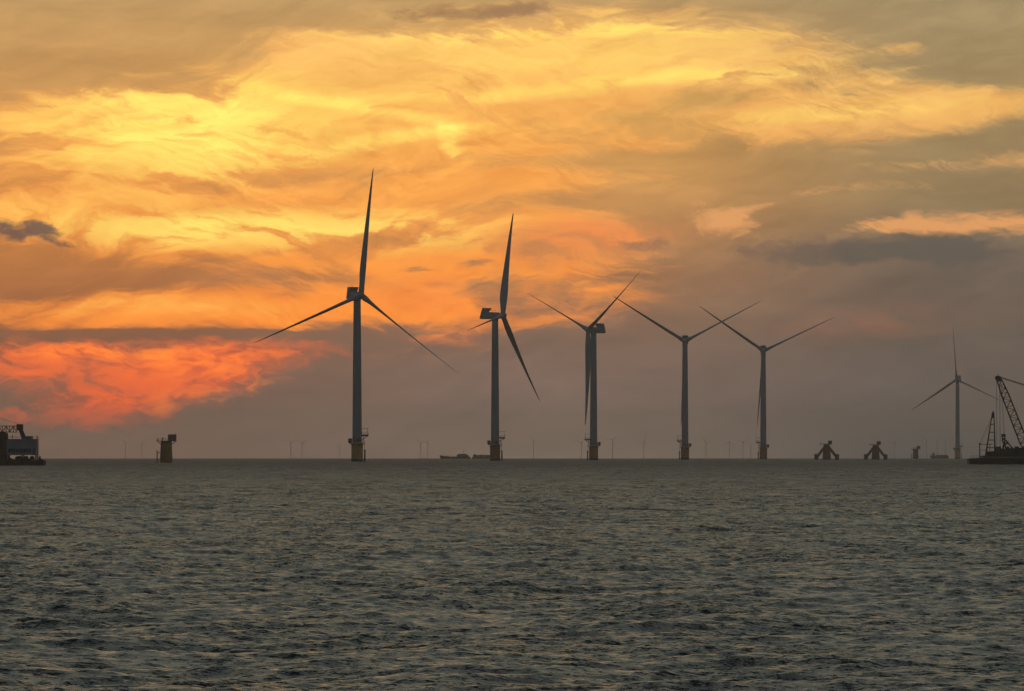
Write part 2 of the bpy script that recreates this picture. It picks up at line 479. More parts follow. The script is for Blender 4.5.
# ------------------------------------------------------------------ sea: one sheet that follows the curve of the earth
def make_sea():
    fine = np.linspace(-5.75, 5.75, 800)
    out = 5.75 + np.cumsum(0.02 * 1.085 ** np.arange(1, 200)); out = out[out < 178]
    azs = np.concatenate([-out[::-1], fine, out, [180.0 + (-out[::-1])[0] + 180.0]])
    azs = np.concatenate([[-180.0], -out[::-1], fine, out, [180.0]])
    rr = [0.5, 2, 4, 7, 12, 20, 30, 42, 56, 70, 84, 95]
    r = 100.0
    while r < 9500:
        rr.append(r); r += max(0.11, r * 0.0012)
    while r < 25500:
        rr.append(r); r *= 1.02
    rr.append(25500.0)
    rr = np.array(rr)
    a = np.radians(azs)
    X = rr[:, None] * np.sin(a)[None]; Y = rr[:, None] * np.cos(a)[None]
    X = X.astype(np.float64); Y = Y.astype(np.float64)
    nr, na = X.shape
    daz = np.gradient(azs); sp = np.radians(daz)[None] * rr[:, None]          # lateral spacing
    drr = np.gradient(rr)[:, None]
    rng = np.random.default_rng(11)
    Z = np.zeros_like(X); DX = np.zeros_like(X); DY = np.zeros_like(X)
    nw = 104
    lam = 0.34 * (11.0 / 0.34) ** ((np.arange(nw) + rng.uniform(0, 1, nw)) / nw)
    for L in lam:
        th = rng.normal(-0.35, 0.75)                                         # waves run mostly along the line of sight
        k = 2 * PI / L
        steep = 0.033 * math.exp(-((math.log(L / 0.75)) / 1.15) ** 2) + (0.014 if L > 2.5 else 0)
        amp = steep / k
        att = 1.0 / (1.0 + (sp / (L * 0.42)) ** 4)
        att = np.where(drr > 40, 0.0, att)
        ph = rng.uniform(0, 2 * PI)
        arg = k * (X * math.sin(th) + Y * math.cos(th)) + ph
        if L < 3.2:
            # gusts: short waves come and go over tens of metres
            g = 1.0 + 0.45 * np.sin(X / 23.0 + rng.uniform(0, 6) + 0.6 * np.sin(Y / 61.0)) * np.sin(Y / 47.0 + rng.uniform(0, 6))
            att = att * g
        s_ = np.sin(arg) * att * amp; c_ = np.cos(arg) * att * amp
        Z += s_; DX += c_ * math.sin(th); DY += c_ * math.cos(th)
    Z = Z - (X * X + Y * Y) / 2 / R_EARTH
    near = (drr < 0.8)
    X = X + np.where(near, DX * 0.9, 0); Y = Y + np.where(near, DY * 0.9, 0)
    co = np.stack([X, Y, Z], -1).reshape(-1, 3).astype(np.float32)
    idx = np.arange(nr * na).reshape(nr, na)
    q = np.stack([idx[:-1, :-1], idx[:-1, 1:], idx[1:, 1:], idx[1:, :-1]], -1).reshape(-1, 4)[:, ::-1]
    me = bpy.data.meshes.new('sea')
    me.vertices.add(len(co)); me.vertices.foreach_set('co', co.ravel())
    nf = len(q); me.loops.add(nf * 4); me.loops.foreach_set('vertex_index', np.ascontiguousarray(q).ravel().astype(np.int32))
    me.polygons.add(nf); me.polygons.foreach_set('loop_start', np.arange(0, nf * 4, 4, dtype=np.int32))
    me.polygons.foreach_set('use_smooth', np.ones(nf, dtype=bool))
    me.update()
    o = bpy.data.objects.new('sea', me); C.objects.link(o)
    m = bpy.data.materials.new('sea_water'); m.use_nodes = True
    t = m.node_tree; b = t.nodes['Principled BSDF']
    b.inputs['Base Color'].default_value = (0.06, 0.064, 0.056, 1)
    b.inputs['Roughness'].default_value = 0.20
    b.inputs['IOR'].default_value = 1.333
    tcn = t.nodes.new('ShaderNodeTexCoord')
    geo = t.nodes.new('ShaderNodeNewGeometry')
    acc = geo.outputs['Normal']
    # ripples too small for the mesh: noise used directly as surface slope
    for sc_, k, det in ((0.27, 0.4, 3), (1.3, 0.9, 3), (6.0, 2.2, 3), (17.0, 1.9, 3)):
        mp = t.nodes.new('ShaderNodeMapping'); mp.inputs['Scale'].default_value = (0.7 * sc_, 1.25 * sc_, sc_)
        t.links.new(tcn.outputs['Object'], mp.inputs[0])
        n = t.nodes.new('ShaderNodeTexNoise'); n.inputs['Scale'].default_value = 1.0; n.inputs['Detail'].default_value = det; n.inputs['Roughness'].default_value = 0.6
        t.links.new(mp.outputs[0], n.inputs['Vector'])
        sb = t.nodes.new('ShaderNodeVectorMath'); sb.operation = 'SUBTRACT'; sb.inputs[1].default_value = (0.5, 0.5, 0.5)
        t.links.new(n.outputs['Color'], sb.inputs[0])
        ml = t.nodes.new('ShaderNodeVectorMath'); ml.operation = 'MULTIPLY'; ml.inputs[1].default_value = (k * 0.7, k, 0.0)
        t.links.new(sb.outputs[0], ml.inputs[0])
        ad = t.nodes.new('ShaderNodeVectorMath'); ad.operation = 'ADD'
        t.links.new(acc, ad.inputs[0]); t.links.new(ml.outputs[0], ad.inputs[1]); acc = ad.outputs[0]
    # gusts: patches of tens of metres are rougher or calmer, and the open water further out is rougher
    gm = t.nodes.new('ShaderNodeMapping'); gm.inputs['Scale'].default_value = (0.11, 0.035, 0.1)
    t.links.new(tcn.outputs['Object'], gm.inputs[0])
    gn = t.nodes.new('ShaderNodeTexNoise'); gn.inputs['Scale'].default_value = 1.0; gn.inputs['Detail'].default_value = 4
    t.links.new(gm.outputs[0], gn.inputs['Vector'])
    gr = t.nodes.new('ShaderNodeMapRange'); gr.inputs[1].default_value = 0.35; gr.inputs[2].default_value = 0.65; gr.inputs[3].default_value = 0.45; gr.inputs[4].default_value = 1.6
    t.links.new(gn.outputs[0], gr.inputs[0])
    # windrows: long streaks of rougher and calmer water running down the wind
    wm = t.nodes.new('ShaderNodeMapping'); wm.inputs['Scale'].default_value = (0.12, 0.009, 0.05); wm.inputs['Rotation'].default_value = (0, 0, 0.02)
    t.links.new(tcn.outputs['Object'], wm.inputs[0])
    wn = t.nodes.new('ShaderNodeTexNoise'); wn.inputs['Scale'].default_value = 1.0; wn.inputs['Detail'].default_value = 5; wn.inputs['Roughness'].default_value = 0.7
    t.links.new(wm.outputs[0], wn.inputs['Vector'])
    wr = t.nodes.new('ShaderNodeMapRange'); wr.inputs[1].default_value = 0.33; wr.inputs[2].default_value = 0.67; wr.inputs[3].default_value = 0.5; wr.inputs[4].default_value = 2.1
    t.links.new(wn.outputs[0], wr.inputs[0])
    ln = t.nodes.new('ShaderNodeVectorMath'); ln.operation = 'LENGTH'; t.links.new(tcn.outputs['Object'], ln.inputs[0])
    dr_ = t.nodes.new('ShaderNodeMapRange'); dr_.inputs[1].default_value = 150; dr_.inputs[2].default_value = 1800; dr_.inputs[3].default_value = 0.95; dr_.inputs[4].default_value = 3.0
    t.links.new(ln.outputs['Value'], dr_.inputs[0])
    rf = t.nodes.new('ShaderNodeMapRange'); rf.inputs[1].default_value = 180; rf.inputs[2].default_value = 2200; rf.inputs[3].default_value = 0.2; rf.inputs[4].default_value = 0.43
    t.links.new(ln.outputs['Value'], rf.inputs[0]); t.links.new(rf.outputs[0], b.inputs['Roughness'])
    mm = t.nodes.new('ShaderNodeMath'); mm.operation = 'MULTIPLY'; t.links.new(gr.outputs[0], mm.inputs[0]); t.links.new(dr_.outputs[0], mm.inputs[1])
    m2 = t.nodes.new('ShaderNodeMath'); m2.operation = 'MULTIPLY'; t.links.new(mm.outputs[0], m2.inputs[0]); t.links.new(wr.outputs[0], m2.inputs[1]); mm = m2
    df = t.nodes.new('ShaderNodeVectorMath'); df.operation = 'SUBTRACT'; t.links.new(acc, df.inputs[0]); t.links.new(geo.outputs['Normal'], df.inputs[1])
    sl = t.nodes.new('ShaderNodeVectorMath'); sl.operation = 'SCALE'; t.links.new(df.outputs[0], sl.inputs[0]); t.links.new(mm.outputs[0], sl.inputs[3])
    fa = t.nodes.new('ShaderNodeVectorMath'); fa.operation = 'ADD'; t.links.new(geo.outputs['Normal'], fa.inputs[0]); t.links.new(sl.outputs[0], fa.inputs[1])
    nm = t.nodes.new('ShaderNodeVectorMath'); nm.operation = 'NORMALIZE'
    t.links.new(fa.outputs[0], nm.inputs[0]); t.links.new(nm.outputs[0], b.inputs['Normal'])
    me.materials.append(m)
    tag(o, kind='structure')


make_sea()

# haze: even air round the whole scene
hz = MB().box(-HAZE_HALF, HAZE_HALF, -HAZE_HALF, HAZE_HALF, -R_EARTH + math.sqrt(R_EARTH ** 2 - 26000 ** 2) - 4, HAZE_TOP)
hm = bpy.data.materials.new('haze'); hm.use_nodes = True
ht = hm.node_tree; ht.nodes.clear()
pv = ht.nodes.new('ShaderNodeVolumePrincipled')
pv.inputs['Color'].default_value = (0.92, 0.895, 0.89, 1)
pv.inputs['Density'].default_value = HAZE_SIGMA
pv.inputs['Anisotropy'].default_value = 0.75
hmo = ht.nodes.new('ShaderNodeOutputMaterial'); ht.links.new(pv.outputs[0], hmo.inputs['Volume'])
haze = hz.build('haze', hm); tag(haze, 'thin dusk haze over the whole sea', 'haze', kind='stuff')
# ------------------------------------------------------------------ wind turbine
HUB = 87.0
PLAT = 9.6               # main platform above the sea


def rot_pts(pts, ax, ang):
    m = Matrix.Rotation(ang, 3, ax)
    return [tuple(m @ Vector(p)) for p in pts]


def blade_mb(L=65.0, k=1.13, pitch=62.0, prebend=1.5, n=22, detail=True):
    """blade along +Z from the rotor centre, rotor axis along -Y"""
    st = [(1.2, 2.6, 1.0, 13), (3.0, 2.7, 1.0, 13), (6.0, 3.2, .62, 13), (10, 4.0, .38, 12), (14, 4.15, .30, 10), (20, 3.7, .26, 7.5), (28, 3.05, .23, 5),
          (36, 2.45, .21, 3), (44, 1.9, .20, 1.6), (52, 1.4, .18, .6), (58, .98, .18, 0), (62, .72, .18, -.5), (64.4, .48, .2, -.5), (65.2, .16, .25, -.5)]
    rings = []
    for z, c, th, tw in st:
        c *= k; ring = []
        a = rad(pitch + tw * .9)
        bend = -prebend * (z / 65.0) ** 2.4
        for i in range(n):
            t = 2 * PI * i / n
            x = .5 * math.cos(t)
            if th < .95:
                y = .5 * th * math.sin(t) * (1.0 - .45 * (.5 - x) ** 1 * 1.0 if True else 1)
                y *= 1.15
                x -= .12 * (1 - th)
            else:
                y = .5 * math.sin(t)
            x, y = x * c, y * c
            ring.append((x * math.cos(a) + y * math.sin(a), -x * math.sin(a) + y * math.cos(a) + bend, z / 65.0 * L))
        rings.append(ring)
    return MB().loft(rings)


def nacelle_mb():
    m = MB()
    prof = [(-3.4, 1.35, 0.0), (-3.0, 1.7, 0.0), (-1.5, 1.95, 0.05), (2.0, 2.1, 0.1), (6.6, 2.1, 0.1), (8.5, 2.05, 0.05), (9.0, 1.9, 0.0)]
    rings = []
    for y, h, zo in prof:
        ring = []
        for i in range(20):
            t = 2 * PI * (i + .5) / 20
            cx, cz = math.cos(t), math.sin(t)
            p = 0.42
            yo = -.42 * (cz * h) * max(0, (y - 7.6) / 1.4) if y > 7.6 else 0
            ring.append((abs(cx) ** p * math.copysign(h * .98, cx), y - .5 + yo, HUB + zo + abs(cz) ** p * math.copysign(h, cz)))
        rings.append(ring[::-1])
    m.loft(rings)
    m.lathe([(2.03, HUB - 2.75), (2.03, HUB - 1.7)], 28)
    return m


def make_turbine():
    root = thing('wind_turbine', 'x', 'wind turbine', (0, 0, 0), 0, 'large wind turbines standing in a row')
    def r_at(z): return 2.5 + (1.88 - 2.5) * ((z - 10) / 75) ** 1.25
    prof = [(r_at(z), z) for z in (PLAT + .5, 14, 20, 30, 40, 50, 60, 70, 78, 84.3)]
    tw = MB().lathe(prof, 40)
    for z in (PLAT + .3, 31, 57): tw.lathe([(r_at(max(z, 10)) + .045, z), (r_at(max(z, 10)) + .045, z + .3)], 40, smooth=False)
    tw.build('tower', M_WHITE, root)
    na = nacelle_mb().build('nacelle', M_WHITE, root)
    # raised cooler fin leaning forward at the rear of the roof
    c = MB()
    for s_ in (-1, 1):
        c.prism([(0, 0)] * 0 + [(5.2, HUB + 2.0), (6.0, HUB - 1.2), (9.3, HUB - 1.6), (7.5, HUB + 4.6), (2.9, HUB + 4.6)], s_ * 2.16 - .06, s_ * 2.16 + .06)
    c.prism([(5.3, HUB + 2.18), (8.0, HUB + 2.18), (7.3, HUB + 4.45), (4.6, HUB + 4.45)], -2.09, 2.09)
    c.prism([(2.95, HUB + 4.46), (7.45, HUB + 4.46), (7.42, HUB + 4.58), (2.95, HUB + 4.58)], -2.09, 2.09)
    c.v = [(-y, x, z) for x, y, z in c.v]
    c.build('cooler', M_WHITE, na)
    r = MB().rail([(-1.7, 0, HUB + 2.16), (-1.7, 2.8, HUB + 2.16), (1.7, 2.8, HUB + 2.16), (1.7, 0, HUB + 2.16), (-1.7, 0, HUB + 2.16)], 1.0, .035, 1.5)
    r.build('roof_railing', M_STEEL, na)
    ms = MB().tube((0, 6.6, HUB + 4.6), (0, 6.6, HUB + 5.9), .05); ms.tube((-.5, 6.6, HUB + 5.6), (.5, 6.6, HUB + 5.6), .04)
    ms.build('wind_sensor_mast', M_STEEL, na)
    h = MB()
    hp = []
    for t, rr_ in [(-1.75, 1.55), (-.9, 1.75), (.2, 1.8), (1.1, 1.62), (1.8, 1.25), (2.3, .75), (2.5, .08)]:
        hp.append([(rr_ * math.cos(2 * PI * k / 28), -t, rr_ * math.sin(2 * PI * k / 28)) for k in range(28)][::-1])
    h.loft(hp)
    hub = h.build('hub', M_WHITE, root)
    col_ = MB()
    for k in range(3):
        u = Vector((math.sin(k * 2 * PI / 3), 0, math.cos(k * 2 * PI / 3)))
        col_.tube(u * 1.1, u * 2.05, 1.36, 1.34, 24)
    col_.build('blade_collar', M_WHITE, hub)
    for k in range(3):
        blade_mb().build('blade', M_BLADE, root)
    # transition piece (turned on its own, it does not yaw with the nacelle)
    tp = MB().lathe([(3.05, -6), (3.05, PLAT - .05)], 40).lathe([(3.13, 7.4), (3.13, 7.75)], 40, smooth=False).build('transition_piece', M_YELLOW, root)
    MB().lathe([(3.09, -6), (3.09, 1.1), (3.05, 1.35)], 40).build('marine_growth', M_DECK, tp)
    pl = MB().lathe([(2.4, PLAT - .02), (4.35, PLAT - .02), (4.35, PLAT + .24), (2.4, PLAT + .24)], 24, smooth=False)
    for k in range(8):
        a = 2 * PI * k / 8 + .2
        pl.tube((2.7 * math.cos(a), 2.7 * math.sin(a), PLAT - 1.6), (4.2 * math.cos(a), 4.2 * math.sin(a), PLAT - .05), .09, n=5)
    pl.build('work_platform', M_STEEL, tp)
    rl = MB(); pts = [(4.25 * math.cos(2 * PI * k / 16), 4.25 * math.sin(2 * PI * k / 16), PLAT + .24) for k in range(17)]
    rl.rail(pts, 1.15, .045, 1.7); rl.build('railing', M_STEEL, tp)
    bl = MB()
    for s_ in (-.75, .75):
        bl.tube((4.15, s_, -4), (4.15, s_, 6.4), .28, n=10)
        for z in (1.2, 5.6): bl.tube((2.7, s_, z), (4.15, s_, z), .16, n=6)
    for i in range(16): bl.tube((4.0, -.3, .3 + i * .4), (4.0, .3, .3 + i * .4), .03, n=4)
    for s_ in (-.3, .3): bl.tube((4.0, s_, -1), (4.0, s_, PLAT), .05, n=5)
    bl.build('boat_landing', M_STEEL, tp)
    # raised access gantry at the side of the tower
    g = MB().box(2.05, 5.9, -1.2, 1.2, PLAT + 3.7, PLAT + 4.6, .05)
    for s_ in (-1.0, 1.0):
        g.tube((2.2, s_, PLAT + 1.6), (5.4, s_, PLAT + 3.7), .10, n=6)
        g.tube((3.4, s_, PLAT + .2), (3.4, s_, PLAT + 3.7), .09, n=6)
    g.rail([(2.2, -1.15, PLAT + 4.6), (5.85, -1.15, PLAT + 4.6), (5.85, 1.15, PLAT + 4.6), (2.2, 1.15, PLAT + 4.6)], 1.2, .05, 1.2)
    g.tube((5.6, 0, PLAT + 4.6), (5.6, 0, PLAT + 8.0), .10, n=6); g.tube((2.0, 0, PLAT + 7.9), (6.3, 0, PLAT + 7.9), .10, n=6)
    g.build('access_gantry', M_STEEL, tp)
    cb = MB().box(-4.6, -2.9, -1.0, 1.0, PLAT + .25, PLAT + 2.6, .06)
    cb.build('equipment_cabinet', M_STEEL, tp)
    dr = MB().box(-.5, .5, -2.68, -2.45, PLAT + .35, PLAT + 2.5, .04)
    dr.build('door', M_STEEL, tp)
    return root


def dist_for(yc):
    D = 3000.0
    for _ in range(30): D = (HUB - EYE - D * D / 2 / R_EARTH) * FPX / (HORIZ - yc)
    return D


TURB = [  # tower column, rotor row, yaw, phase, old scale, blade length, transition-piece turn, paint, label
    (357.1, 295.6, 24, 7.5, 1.92, 66.7, 0, M_YELLOW, 'tallest and nearest wind turbine, one blade pointing straight up, on a yellow base'),
    (495.1, 315.7, 68, 20.7, 1.66, 66.8, 0, M_ORANGE, 'wind turbine seen nearly side on with its nacelle showing, two long ships behind its base'),
    (593.6, 330.2, -47, 53.5, 1.49, 64.7, 180, M_ORANGE, 'wind turbine with nacelle poking out to the right and one blade hanging beside its tower'),
    (685.0, 341.6, -2, 62.3, 1.368, 62.3, 180, M_ORANGE, 'fourth large wind turbine from the left, its two raised blades spread in a wide V'),
    (763.3, 351.2, 1, 64.9, 1.253, 62.2, 180, M_ORANGE, 'wind turbine with two raised blades, the one just left of the two three-legged foundations'),
    (957.5, 379.8, -12, 115.5, .885, 61.1, 0, M_YELLOW, 'pale distant wind turbine with one blade up, standing just left of the crane barge'),
]
proto = make_turbine()
alls = []
for i, T_ in enumerate(TURB): alls.append(proto if i == 0 else copy_tree(proto))
for o, (px, yc, yaw, phi, s_old, L, tpz, paint, lab) in zip(alls, TURB):
    D = dist_for(yc)
    o.location = spot(px, D); o.rotation_euler = (0, 0, rad(yaw) - math.atan((px - 512) / FPX)); o['label'] = lab
    k = L * s_old / (FPX / D) / 65.0
    tilt = rad(5); fwd = 5.0
    centre = Vector((0, -fwd * math.cos(tilt), HUB + fwd * math.sin(tilt) - .3))
    hb = kids(o, 'hub')[0]
    base_rot = Matrix.Rotation(-tilt, 4, 'X')          # nose up
    for j, b in enumerate(kids(o, 'blade')):
        ang = rad(phi) + j * 2 * PI / 3
        mtx = Matrix.Translation(centre) @ base_rot @ Matrix.Rotation(ang, 4, 'Y') @ Matrix.Rotation(rad({24: .3, 68: 1.1, -47: 2.1, -2: 1.0, 1: 2.4}.get(yaw, 1.0)), 4, 'X') @ Matrix.Diagonal((1, 1, k, 1))
        b.matrix_local = mtx
    hb.matrix_local = Matrix.Translation(centre) @ base_rot @ Matrix.Rotation(rad(phi), 4, 'Y')
    tpo = kids(o, 'transition_piece')[0]
    tpo.rotation_euler = (0, 0, rad(tpz) - rad(yaw) + rad(12))
    if paint is not M_YELLOW:
        tpo.data = tpo.data.copy() if tpo.data.materials[0] is M_YELLOW and tpo.data.users > 1 else tpo.data
        tpo.data.materials[0] = paint

# ------------------------------------------------------------------ far small turbines on the horizon
far_body = MB().lathe([(1.3, -30), (1.2, 5), (0.8, 70)], 12)
far_nac = MB().box(-1.6, 1.6, -3.5, 6.0, 69, 72.2, .4)
far_hub = MB()
far_hub.loft([[(r_ * math.cos(2 * PI * k / 12), -t, 70.6 + r_ * math.sin(2 * PI * k / 12)) for k in range(12)][::-1] for t, r_ in [(3.4, 1.5), (5.2, 1.5), (6.6, .2)]])
fblade = blade_mb(L=34.0, k=0.5, pitch=40, prebend=1.0, n=10)


def make_far():
    root = thing('wind_turbine', 'x', 'wind turbine', (0, 0, 0), 0, 'faint small wind turbines along the horizon')
    far_body.build('tower', M_WHITE, root); far_nac.build('nacelle', M_WHITE, root); far_hub.build('hub', M_WHITE, root)
    for k in range(3): fblade.build('blade', M_BLADE, root)
    return root


FAR = [  # column, distance km, yaw, phase, label
    (125.5, 20.5, 10, 60, 'faint far turbine, left one of a pair left of the yellow-brown monopile'),
    (141.8, 22.0, 20, 20, 'faint far turbine on the horizon, nearest on the left to the yellow-brown monopile'),
    (291.0, 20.6, -10, 62, 'faint far turbine left of the tallest turbine, outermost of three there'),
    (302.0, 21.0, 15, 55, 'faint far turbine left of the tallest turbine, middle one of three there'),
    (339.6, 22.5, 0, 30, 'faint far turbine tucked close to the left side of the tallest turbine'),
    (420.8, 20.6, 5, 70, 'faint far turbine above the bow of the grey workboat, left one of a close pair'),
    (427.6, 20.8, 15, 50, 'faint far turbine above the bow of the grey workboat, right one of a close pair'),
    (533.4, 20.0, 12, 90, 'faint far turbine standing alone between the second and third large turbines'),
    (581.6, 20.4, -15, 45, 'faint far turbine close to the left side of the third large turbine'),
    (612.5, 18.8, 0, 50, 'clearest of the far turbines, its blades in a Y, right of the third large turbine'),
    (643.7, 20.3, 25, 20, 'faint far turbine midway between the third and fourth large turbines'),
    (706.0, 20.6, 10, 80, 'faint far turbine nearest on the right to the fourth large turbine'),
    (729.3, 20.2, -20, 10, 'faint far turbine midway between the fourth and fifth large turbines'),
    (743.0, 20.4, 15, 65, 'faint far turbine second to the left of the fifth large turbine'),
    (750.5, 23.8, 0, 40, 'tiny far turbine closest to the left side of the fifth large turbine'),
    (894.0, 20.4, 10, 30, 'faint far turbine between the second three-legged foundation and the small distant monopile'),
    (926.4, 19.0, -5, 75, 'far turbine just right of the small distant monopile, above the small ship'),
    (937.2, 19.2, 15, 15, 'far turbine directly above the small distant ship'),
    (945.3, 19.8, 5, 55, 'far turbine above the right end of the small ship, beside the pale large turbine'),
]
fproto = make_far()
falls = [fproto] + [copy_tree(fproto) for _ in FAR[1:]]
for o, (px, km, yaw, phi, lab) in zip(falls, FAR):
    o.location = spot(px, km * 1060); o.rotation_euler = (0, 0, rad(yaw)); o['label'] = lab
    for j, b in enumerate(kids(o, 'blade')):
        b.matrix_local = Matrix.Translation((0, -4.3, 70.6)) @ Matrix.Rotation(rad(phi) + j * 2 * PI / 3, 4, 'Y')

# ------------------------------------------------------------------ bare foundations
def monopile(name, label, px, D, rz, paint, hgt=9.7, boxpx=1.0):
    r = thing(name, label, 'foundation', spot(px, D), rz, 'single round foundations without a tower')
    MB().lathe([(2.82, -6), (2.80, 2.0), (2.58, 7.0), (2.5, hgt)], 36).lathe([(2.76, 5.4), (2.76, 5.65)], 36, smooth=False).build('pile', paint, r)
    p = MB().box(-4.1, 4.6, -3.2, 3.2, hgt, hgt + .28, .05)
    for s_ in (-1, 1):
        p.tube((-2.4, s_ * 1.2, hgt - 1.4), (-3.9, s_ * 2, hgt), .1, n=5); p.tube((2.4, s_ * 1.2, hgt - 1.4), (4.2, s_ * 2, hgt), .1, n=5)
    p.build('work_platform', M_STEEL, r)
    MB().rail([(-4.0, -3.1, hgt + .28), (.4, -3.1, hgt + .28)], 1.0, .04, 1.1).rail([(-4.0, -3.1, hgt + .28), (-4.0, 3.1, hgt + .28), (.4, 3.1, hgt + .28)], 1.0, .04, 1.1).build('railing', M_STEEL, r)
    MB().box(.8, 4.5, -1.6, 1.6, hgt + .29, hgt + 3.1, .08).build('equipment_cabin', M_CABIN2, r)
    MB().tube((4.3, 0, hgt + 3.1), (4.3, 0, hgt + 4.0), .06, n=5).build('antenna', M_STEEL, r)
    d = MB().tube((-1.7, -1, hgt + .28), (-1.7, -1, hgt + 1.7), .22, n=8).tube((-1.7, -1, hgt + 1.7), (-1.0, -1, hgt + 1.2), .12, n=6)
    d.build('davit_crane', M_RUST, r)
    b = MB()
    for s_ in (-.8, .8):
        b.tube((-4.1, s_, -4), (-4.1, s_, 5.6), .2, n=8)
        for z in (1.4, 4.6): b.tube((-2.6, s_, z), (-4.1, s_, z), .13, n=6)
    for i in range(14): b.tube((-4.0, -.3, .4 + i * .4), (-4.0, .3, .4 + i * .4), .035, n=4)
    b.build('boat_landing', M_STEEL, r)
    return r


monopile('monopile_foundation', 'stout yellow-brown monopile with a cabin on its right edge, right of the left vessel', 166.3, 2700, 0, M_PILE)
monopile('monopile_foundation', 'small distant monopile with a cabin on top, left of the small ship', 915.6, 5900, 0, M_TRIPOD, 9.6)


def tripod(label, px, D, rz):
    r = thing('tripod_foundation', label, 'foundation', spot(px, D), rz, 'three-legged turbine foundations')
    MB().lathe([(3.6, -5), (3.5, 3), (3.1, 8), (2.7, 10.5), (2.6, 13.0)], 32).build('central_column', M_TRIPOD, r)
    for k, a in enumerate((182, -2, 92)):
        x, y = math.cos(rad(a)), math.sin(rad(a))
        g = MB().tube((1.6 * x, 1.6 * y, 11.2), (8.1 * x, 8.1 * y, 2.6), 1.15, 1.1, 16)
        g.tube((1.5 * x, 1.5 * y, -2.5), (8.3 * x, 8.3 * y, -1.5), .6, .6, 10)
        leg = g.build('leg', M_TRIPOD, r)
        MB().lathe([(1.75, -5), (1.75, 3.6), (1.95, 3.62), (1.95, 4.1), (1.75, 4.12), (1.6, 5.0)], 20, 8.7 * x, 8.7 * y).build('pile_sleeve', M_TRIPOD, leg)
    MB().box(-5.4, 4.0, -3.2, 3.2, 13.0, 13.3, .05).build('work_platform', M_STEEL, r)
    MB().rail([(-5.3, -3.1, 13.3), (0.6, -3.1, 13.3)], 1.0, .05, 1.2).rail([(-5.3, -3.1, 13.3), (-5.3, 3.1, 13.3), (.6, 3.1, 13.3)], 1.0, .05, 1.2).build('railing', M_STEEL, r)
    MB().box(1.2, 4.4, -1.6, 1.6, 13.32, 16.3, .08).build('equipment_cabin', M_RUST, r)
    b = MB()
    for s_ in (-.8, .8): b.tube((s_, -3.9, -4), (s_, -3.9, 6), .2, n=8); b.tube((s_, -2.7, 4.8), (s_, -3.9, 4.8), .13, n=6)
    b.build('boat_landing', M_STEEL, r)
    return r


tripod('left one of the two rusty three-legged foundations, slightly taller', 826.6, 4250, 0).scale = (.84,) * 3
tripod('right one of the two rusty three-legged foundations, slightly smaller', 875.6, 4450, rad(4)).scale = (.84,) * 3


# ------------------------------------------------------------------ hulls
def hull_mb(L, B, D_, bow=4.0, stern=1.0, sheer=.6, flare=.8, n=14):
    """hull along x from 0 (bow) to L, deck height D_ at midships"""
    rings = []
    for i in range(n + 1):
        t = i / n; x = t * L
        fb = min(1.0, (x / bow) ** .55) if x < bow else 1.0
        if x > L - stern: fb = .82 + .18 * (L - x) / stern
        fb = max(fb, .06)
        top = D_ + sheer * max(0, 1 - x / (L * .3)) ** 1.6
        rake = (1 - fb) * .0
        h = B / 2 * fb
        rings.append([(x + (top * flare * (1 if i == 0 else max(0, 1 - x / bow))) * 1.0, -h * .8, -1.5), (x, -h, .2), (x - (flare * max(0, 1 - x / bow)), -h, top), (x - (flare * max(0, 1 - x / bow)), h, top), (x, h, .2), (x + top * flare * (1 if i == 0 else max(0, 1 - x / bow)), h * .8, -1.5)])
    m = MB(); m.loft(rings, smooth=False)
    return m


# workboat and laden barge behind the second turbine
D = 6100; s = FPX / D
r = thing('workboat', 'long low dark workboat with a flat deckhouse, bow pointing left, left of the second turbine', 'boat', spot(440.5, D, 0))
hull_mb(30.5, 7, 2.3, bow=6, sheer=1.3, flare=1.0).build('hull', M_HULL, r)
w = MB().box(16.5, 28.4, -2.8, 2.8, 2.0, 4.1, .15); w.box(17.6, 26.5, -2.3, 2.3, 4.1, 5.0, .15)
dh = w.build('deckhouse', M_CABIN2, r)
MB().box(18.0, 26.0, -2.34, -2.28, 4.25, 4.75).build('window', M_WINDOW, dh)
MB().tube((23.6, 0, 5), (23.6, 0, 9.6), .12, .06).tube((23.6, -1, 8.4), (23.6, 1, 8.4), .07).box(23.1, 24.1, -.3, .3, 7.2, 7.6).build('mast', M_STEEL, r)
MB().rail([(1.0, -2.4, 2.9), (6, -3.2, 2.4), (16, -3.4, 2.05)], 1.0, .05, 1.5).build('railing', M_STEEL, r)
MB().box(6.5, 8.2, -.9, .9, 2.1, 3.2, .1).build('winch', M_DECK, r)

r = thing('barge', 'low dark barge loaded with long flat cargo, passing behind the second turbine', 'barge', spot(472.3, D + 60, 0))
hull_mb(27, 8, 1.6, bow=2, sheer=.1, flare=.6).build('hull', M_REDHULL, r)
g = MB()
for i, (a, b, h) in enumerate([(.8, 6.2, 2.9), (6.4, 11.8, 3.1), (12, 19.4, 2.9), (19.6, 26, 2.6)]): g.box(a, b, -3.2, 3.2, 1.62, 1.62 + h - .6, .08)
g.build('cargo', M_CARGO, r)
MB().box(1.4, 3.6, -1.5, 1.5, 3.95, 4.7, .1).build('wheelhouse', M_CABIN2, r)

